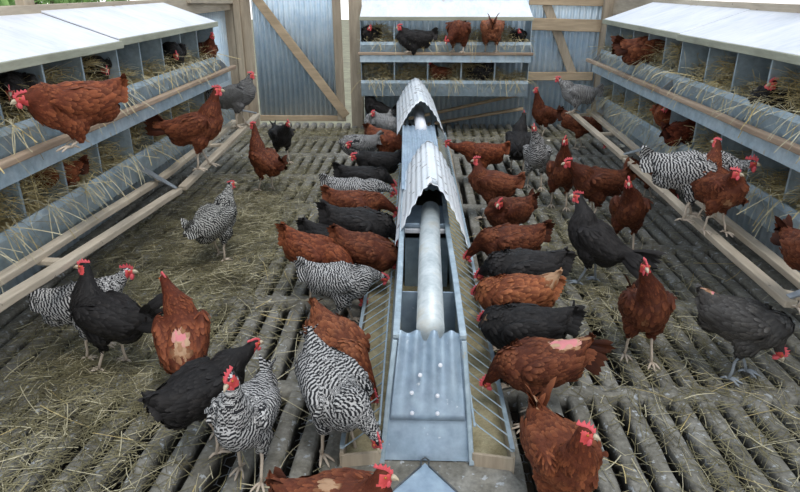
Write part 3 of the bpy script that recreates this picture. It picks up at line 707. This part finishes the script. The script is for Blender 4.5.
FLOCK = [
# nest boxes and left perch
(R, 'red-brown hen sitting across the left nest box ledge, largest of those up there', (70,101), (27,98), 222, A_(z=0.815, mode='walk', crouch=.09, hpitch=-15, hyaw=10, tailup=-15, black_tail=False, tint=(1.5,1.4,1.3), scale=0.98, pitch=0, tail=0.5)),
(K, 'black hen inside the upper left nest box at the left edge of the picture', (12,88), (10,92), 300, A_(mode='sit', plane=('x',-1.72))),
(K, 'black hen inside the upper left box behind the big red hen on the ledge', (98,66), (107,70), 290, A_(mode='sit', plane=('x',-1.72), scale=0.76)),
(K, 'black hen with red face inside the upper nest box of the far left unit', (171,52), (176,55), 300, A_(mode='sit', plane=('x',-1.68))),
(R, 'small red hen deep in the last upper compartment of the left row', (205,50), None, 320, A_(mode='sit', plane=('x',-1.66), scale=0.8)),
(R, 'red hen crouching in the lower left nest box below the ledge', (48,172), None, 200, A_(mode='sit', plane=('x',-1.72), scale=0.72, tint=(1.3,1.2,1))),
(R, 'upright red hen with dark tail standing on the far left perch', (197,124), (217,90), 12, A_(z=.385, pitch=14, black_tail=True, tint=1.15, tail=1.1, scale=1.0)),
(P_, 'dark barred hen on the far end of the left perch, before the tin door', (237,93), (251,75), 5, A_(z=.40, tint=.55, scale=0.95)),
# left floor
(K, 'black hen on the floor at the foot of the tin door', (281,134), (288,123), 300, A_(mode='walk')),
(R, 'slender red hen standing upright near the far end of the left perch', (264,158), (253,125), 145, A_(pitch=20, hyaw=20)),
(P_, 'lone grey barred hen standing on the hay right of the left perch', (216,217), (231,184), 62, A_(pitch=18, hyaw=-10, tint=(.8,.8,.76), comb=.4)),
(P_, 'barred hen half under the left perch, head with large comb to the right', (84,300), (127,271), 12, A_(hpitch=-5, mode='walk', comb=1.25, pitch=2, tail=0.4)),
(K, 'black hen with white throat spot standing in front of the left perch', (104,312), (84,266), 165, A_(pitch=12, hyaw=15, pale=(.118,0,.055,.022), tint=1.0, tail=1.1)),
(R, 'red hen with a bald pink back, seen from behind, by the near left slats', (182,332), (164,279), 108, A_(pitch=30, patch=(-.05,.0,.085,.034), pale=(-.11,0,.05,.045), black_tail=False, tail=.45, tailup=-40, tint=(1.25,1.15,1.1), hyaw=20, shank='shank')),
(K, 'large black hen with lowered wings behind the near barred hen', (206,384), (254,344), 50, A_(mode='walk', pitch=4, comb=.6, tail=0.4, scale=0.9)),
(P_, 'barred hen facing the camera with bright comb, nearest on the left slats', (245,412), (230,378), 262, A_(pitch=10, hyaw=-8, hpitch=-28, comb=1.15, scale=0.88, tint=1.05)),
(P_, 'large barred hen feeding from the left pan, tail toward the far left', (335,388), (377,440), 303, A_(mode='peck', pitch=-14, scale=0.96, tailup=-15, tint=.95)),
(R, 'red hen at the bottom edge beside the feeder, head raised to the right', (344,506), (383,474), 350, A_(mode='walk', pale=(-.03,.0,.09,.032), tint=1.3, comb=1.15, tailup=10, scale=0.86, tail=0.5)),
(R, 'orange-brown hen leaning down into the left pan between two barred hens', (338,345), (374,396), 304, A_(mode='peck', pitch=-10, tint=(1.5,1.6,1.5), black_tail=False, tailup=-12, tail=0.55)),
(P_, 'barred hen side-on at the left pan with bright red comb by the trough', (342,279), (384,278), 355, A_(mode='peck', pitch=-6, hpitch=-35, scale=0.84)),
(R, 'red hen with raised pale tail behind the side-on barred hen', (316,252), None, 335, A_(mode='peck', tint=(1.4,1.3,1.2), black_tail=False, tailup=10)),
(R, 'round red hen pressed between black hens at the left side of the feeder', (370,250), (396,262), 345, A_(mode='peck', tint=1.0, tail=.6, black_tail=False)),
(K, 'small black hen squeezed behind the round red hen at the feeder', (333,238), None, 350, A_(mode='peck', scale=0.80)),
(K, 'large glossy black hen at the left of the feeder, beside the near tin cover', (363,224), (398,240), 345, A_(mode='peck', pitch=-4, scale=1.02, tint=1.2)),
(R, 'red hen with long back in front of the thin row of feeding hens', (358,203), (396,212), 345, A_(mode='peck', pitch=-2, tint=1.1, black_tail=False)),
(P_, 'barred hen stretched low toward the feeder between red and black hens', (355,190), (393,192), 350, A_(mode='peck', pitch=-4)),
(K, 'black hen stretched low toward the feeder just beyond a barred hen', (366,177), (393,184), 350, A_(mode='peck', pitch=-2)),
(K, 'black hen with pink comb standing left of the flat feeder cover', (376,161), (354,156), 200, A_(mode='walk', tint=1.0)),
(P_, 'dark speckled hen with pale face left of the feeder, facing left', (357,143), (349,143), 205, A_(mode='walk', tint=.75)),
(R, 'small red hen behind the speckled hen, near the far tin cover', (386,139), None, 330, A_(mode='peck', tint=1.4)),
(P_, 'grey barred hen immediately left of the far tin cover', (393,125), None, 340, A_(mode='peck')),
(P_, 'grey barred hen with red comb standing behind the far feeder hens', (377,121), (373,113), 230, A_(mode='walk', tint=1.0, hyaw=0)),
(K, 'tall upright black hen beside the post, below the back nest boxes', (377,108), (364,87), 172, A_(pitch=24)),
# back nest
(K, 'black hen inside the leftmost upper box of the back nest unit', (371,33), (370,28), 250, A_(mode='sit', plane=('y',6.62))),
(K, 'black hen on the ledge of the back nest unit, leftmost of three', (413,38), (402,30), 190, A_(z=0.815, mode='walk', crouch=.12, tint=1.3, plane=('y',6.43), scale=1.0)),
(R, 'red hen on the back ledge bending her head down to the left', (459,29), (446,40), 255, A_(z=0.815, mode='walk', crouch=.07, hpitch=-45, tailup=35, plane=('y',6.43), scale=1.08, tail=1.1, fan_w=0.4)),
(R, 'ruffled red hen on the back ledge with tail toward the camera', (492,27), (487,18), 85, A_(z=0.815, mode='walk', crouch=.07, tint=(1.6,1.8,1.9), tailup=5, plane=('y',6.43), scale=1.08, tail=1.1, fan_w=0.35)),
(K, 'black hen with red face inside the rightmost upper box at the back', (518,35), (519,31), 280, A_(mode='sit', plane=('y',6.62), scale=0.76)),
(R, 'red hen resting in the lower row of the back nest unit', (440,72), None, 200, A_(mode='sit', plane=('y',6.62), scale=0.72, tint=1.1)),
(K, 'black hen resting in the lower row of the back nest unit', (480,70), None, 330, A_(mode='sit', plane=('y',6.62))),
# right nests and perch
(R, 'red hen turned into the upper right nest box, rear showing', (649,48), None, 15, A_(mode='sit', plane=('x',1.66), scale=1.12, tailup=-10, tint=1.1, tail=0.8)),
(K, 'black hen with only her red comb showing, upper nest box far right', (776,99), (773,84), 200, A_(mode='sit', plane=('x',1.70), scale=0.9)),
(R, 'red hen peering out of the lower right nest box under the ledge', (668,112), (666,108), 230, A_(mode='sit', plane=('x',1.62), scale=0.85, tint=(1.4,1.3,1.1))),
(R, 'dark red hen beside the peering hen in the lower right nest box', (684,131), None, 30, A_(mode='sit', plane=('x',1.62), scale=0.8, tint=(.8,.6,.6))),
(R, 'red hen with raised red-combed head behind the perched red hen', (716,178), (717,142), 120, A_(z=0.39, pitch=40, tint=1.25, scale=0.75, tail=0.4)),
(P_, 'large boldly barred hen standing on the near right perch', (694,168), (751,163), 350, A_(z=.37, mode='walk', crouch=.02, pitch=2, hpitch=-5, comb=1.3, scale=1.0, tint=1.0)),
(R, 'red hen with pale-flecked breast standing on the near right perch', (722,187), (735,173), 290, A_(z=.365, pitch=12, hyaw=35, mode='alert', pale=(.09,-.02,-.045,.035), comb=1.1, tint=1.1, scale=0.80)),
(R, 'red hen cut by the right edge, standing on the perch end', (828,250), None, 290, A_(z=.355, scale=0.85)),
(P_, 'grey barred hen standing on the far end of the right perch', (577,92), (558,79), 172, A_(z=.40, mode='alert', crouch=.07, pitch=8, tint=.85, scale=0.88)),
(R, 'red hen on the floor under the far end of the right perch', (580,122), None, 340, A_(mode='peck', tint=1.1)),
(R, 'red hen head and back just showing under the right perch bracket', (650,172), None, 330, A_(mode='peck', scale=0.72)),
# right floor
(R, 'upright red hen in front of the back wall, right of the nest unit', (544,112), (536,90), 205, A_(pitch=20)),
(K, 'tall black hen standing behind the grey hen with the pink comb', (519,140), (524,114), 80, A_(pitch=26, scale=1.0)),
(P_, 'pale grey barred hen facing the camera, upright, pink comb', (537,153), (534,127), 262, A_(pitch=24, tint=1.0, comb=.8, scale=0.98)),
(R, 'red hen with dark neck and pale tail, beyond the near tin cover', (482,152), (448,143), 183, A_(mode='walk', pitch=0, black_tail=False, tint=(1.25,1.1,.95), tail=0.55)),
(R, 'red hen facing left with pink comb, right of the near tin cover', (491,181), (477,160), 165, A_(mode='walk', pitch=6, black_tail=False, tint=1.15, tail=0.55)),
(R, 'round dark red hen curled to the left beside the near tin cover', (507,210), (500,203), 215, A_(mode='walk', tint=.85, hyaw=20)),
(R, 'red hen with black tail tip bending down to the right feeder pan', (508,240), (468,256), 190, A_(mode='peck', pitch=-4, tint=.95, tailup=-5)),
(R, 'red hen standing upright between the grey hen and the dark-tailed pair', (562,170), (565,140), 262, A_(pitch=24, tint=.95, hyaw=-15, scale=0.98)),
(R, 'dark red hen with tail up, close behind the upright black hen', (597,180), None, 190, A_(mode='walk', tint=.75, tailup=25, black_tail=False, tail=.8, scale=1.02)),
(R, 'dark red hen facing the camera below the right perch', (629,207), (628,182), 262, A_(pitch=22, tint=.8, scale=0.98)),
(K, 'upright black hen with pink face standing clear on the right floor', (594,236), (578,196), 145, A_(pitch=30, tint=1.5, tail=1.3, tailup=-55, scale=0.96, hyaw=10, shank='shank_grey')),
(K, 'black hen lying low along the right side of the feeder', (520,267), (480,275), 185, A_(mode='peck', pitch=-2, scale=0.96, tint=1.3, tailup=-25)),
(R, 'orange-brown hen with pale tail between two black hens at the feeder', (512,293), (477,292), 172, A_(mode='peck', tint=(1.9,2.0,1.8), black_tail=False, tail=0.55, tailup=-20, pale=(-.17,0,.05,.05))),
(K, 'black hen with white spot on the neck by the right feeding pan', (520,325), (484,318), 178, A_(mode='peck', pitch=-4, pale=(.13,.0,.06,.02), tailup=-15)),
(R, 'large red hen with bald pink rump feeding from the right pan', (537,362), (487,382), 187, A_(mode='peck', pitch=-8, scale=0.88, patch=[(-.09,.0,.085,.042),(-.13,0,.075,.035)], tint=1.0, tail=1.0, tailup=-30)),
(R, 'red hen near the bottom edge with tall upright tail, head to the right', (562,452), (585,432), 288, A_(mode='walk', pitch=2, hyaw=48, tail=0.95, tailup=50, black_tail=False, tint=(1.35,1.35,1.25), scale=0.88, comb=1.15, crouch=.02, pale=(-.165,0,.08,.03), fan_w=0.12)),
(R, 'dark red hen facing the camera alone on the right slats', (646,305), (645,266), 268, A_(pitch=26, tint=.85, pale=[(.10,.0,.03,.025),(.095,-.02,-.035,.03)], scale=0.92)),
(K, 'dark grey hen with head lowered at the right edge of the floor', (748,320), (780,352), 332, A_(mode='peck', pitch=-8, tint=(3.6,3.7,3.5), scale=0.92, patch=(-.15,.0,.085,.02), tailup=-55, tail=.4, shank='shank_grey', comb=1.1)),
]
for kind, label, body, head, hd, kw in FLOCK: hen(kind, label, body, head, hd, grp=False, **kw)

# ------------------------------------------------------------------ straw
rng = random.Random(11)
def nest_straw(name, mat4, z0, zt, n, label):
    """bedding along one row of compartments, some of it hanging over the lip"""
    m = MB(); sp = []
    for k in range(n):
        x = rng.uniform(.02, UL-.02); c = abs(noise.noise(Vector((x*3.1, z0*9, mat4.to_translation().y*2.3))))
        if rng.random() > .30 + c*2.0: continue
        y = rng.uniform(.045, .26); h = zt + .01 + .24*c*rng.random()*1.6 - y*.15
        d = None if rng.random() < .88 else Vector((rng.gauss(0,.6), -.8, .5))
        sp.append((Vector((x, y, min(rng.uniform(h-.05, h+.02), zt+.13))), d))
    strands(m, sp, .04, .13, .0030, rng, .7, .35, (0, 0, 1))
    sp = [(Vector((rng.uniform(.02, UL-.02), rng.uniform(-.03, .01), zt+rng.uniform(.0,.02))), Vector((rng.gauss(0,.4), -.5, -.2))) for k in range(n//45)]
    strands(m, sp, .10, .24, .0034, rng, 1.6, .2, (1, 1, 0), 6)
    m.v = [tuple(mat4 @ Vector(q)) for q in m.v]
    # soft mound beneath the loose stalks
    o = m.build(name, ('straw', 'hay_pale'))
    md = MB(); nx, ny = 70, 6; v = []; f = []
    for i in range(nx+1):
        for j in range(ny+1):
            x = .008+(UL-.016)*i/nx; y = .0+.36*j/ny
            v.append(mat4 @ Vector((x, y, zt-.045 + .055*noise.noise(Vector((x*5, y*8, z0*3))) - y*.12)))
    for i in range(nx):
        for j in range(ny): f.append((i*(ny+1)+j, i*(ny+1)+j+1, (i+1)*(ny+1)+j+1, (i+1)*(ny+1)+j))
    b0 = MB(); b0.add(v, f)
    me = o.data; bm = bmesh.new(); bm.from_mesh(me); vs_ = [bm.verts.new(q) for q in v]
    for q in f: bm.faces.new([vs_[k] for k in q])
    bm.to_mesh(me); bm.free()
    return tag(o, label, 'straw', kind='stuff')
def mt(loc, rz): return Matrix.Translation(loc) @ Matrix.Rotation(rz, 4, 'Z')
for loc, rz, nm in (((-1.6,1.73,0), PI/2, 'near left'), ((-1.6,3.41,0), PI/2, 'far left'), ((1.6,5.72,0), -PI/2, 'far right'), ((1.6,4.04,0), -PI/2, 'near right'), ((-.585,6.5,0), 0, 'back wall')):
    for z0, zt, row in ((.39,.55,'lower'), (.78,.92,'upper')):
        nest_straw('straw_bedding', mt(loc, rz), z0, zt, 6500, 'loose golden straw bedding in the %s row of the %s nest box unit' % (row, nm))
# hay on the floor
def dens(x, y):
    l = math.exp(-((x+1.12)/(.33 if x > -1.12 else .6))**2)*(.15+.85*math.exp(-((y-3.4)/1.2)**2)) + .30*math.exp(-((x+1.2)/.35)**2 - ((y-1.9)/.6)**2)
    r = .55*math.exp(-((x-.95)/.30)**2)*math.exp(-((y-3.1)/1.1)**2) + .16*math.exp(-((x-1.2)/.5)**2)*math.exp(-((y-2.0)/1.2)**2)
    b = .35*math.exp(-((y-6.5)/.5)**2)
    return max(l, r, b, .02)*(.55+.9*abs(noise.noise(Vector((x*2.6, y*2.6, 7)))))
def floor_hay(x0, x1, y0, y1, n, label, mats, lo, hi, w, gain=1):
    m = MB(); sp = []
    for k in range(n):
        x, y = rng.uniform(x0, x1), rng.uniform(y0, y1)
        if abs(x-.05) < .30 and y > 1.4: continue
        dd = dens(x, y)*gain
        if rng.random() < dd: sp.append((Vector((x, y, .004+rng.random()*.022*min(1, dd))), None))
    strands(m, sp, lo, hi, w, rng, .10, .12, tuple(range(len(mats))))
    return tag(m.build('hay_litter', mats), label, 'hay', kind='stuff')
floor_hay(-1.8, -.3, 1.2, 6.7, 130000, 'olive hay trodden over the slats along the left nest boxes', ('hay', 'hay', 'hay', 'hay', 'hay', 'hay_pale'), .03, .13, .0024)
floor_hay(.3, 1.7, 1.2, 6.7, 80000, 'olive hay trodden over the slats along the right nest boxes', ('hay', 'hay', 'hay', 'hay', 'hay', 'hay_pale'), .03, .13, .0024)
m = MB(); sp = []
for k in range(520):
    x, y = rng.uniform(-1.6, 1.8), rng.uniform(1.2, 4.0)
    if abs(x-.05) < .33: continue
    sp.append((Vector((x, y, .012)), None))
strands(m, sp, .08, .26, .0028, rng, .08, .06, (0, 1, 0)); tag(m.build('straw_stalks', ('hay_pale', 'straw')), 'single long pale straw stalks scattered over the near slats', 'straw', kind='stuff')
# a few dropped pale feathers
for (px, py), lb in (((621,147), 'large cream feather clump on the floor behind the right perch'), ((548,141), 'small white feather on the floor left of the upright red hen'), ((156,300), 'pale feather on the hay right of the barred hen at the left perch')):
    p = at(px, py, .01); m = MB()
    for k in range(16 if px == 621 else 5):
        a = rng.uniform(0, 2*PI); d = Vector((math.cos(a), math.sin(a), rng.uniform(.2,1))).normalized(); s_ = d.orthogonal().normalized()*.009; L = .04 if px == 621 else .025
        m.add([p, p+d*L*.5+s_, p+d*L, p+d*L*.5-s_], [(0,1,2,3)])
    tag(m.build('feather', 'feather'), lb, 'feather')
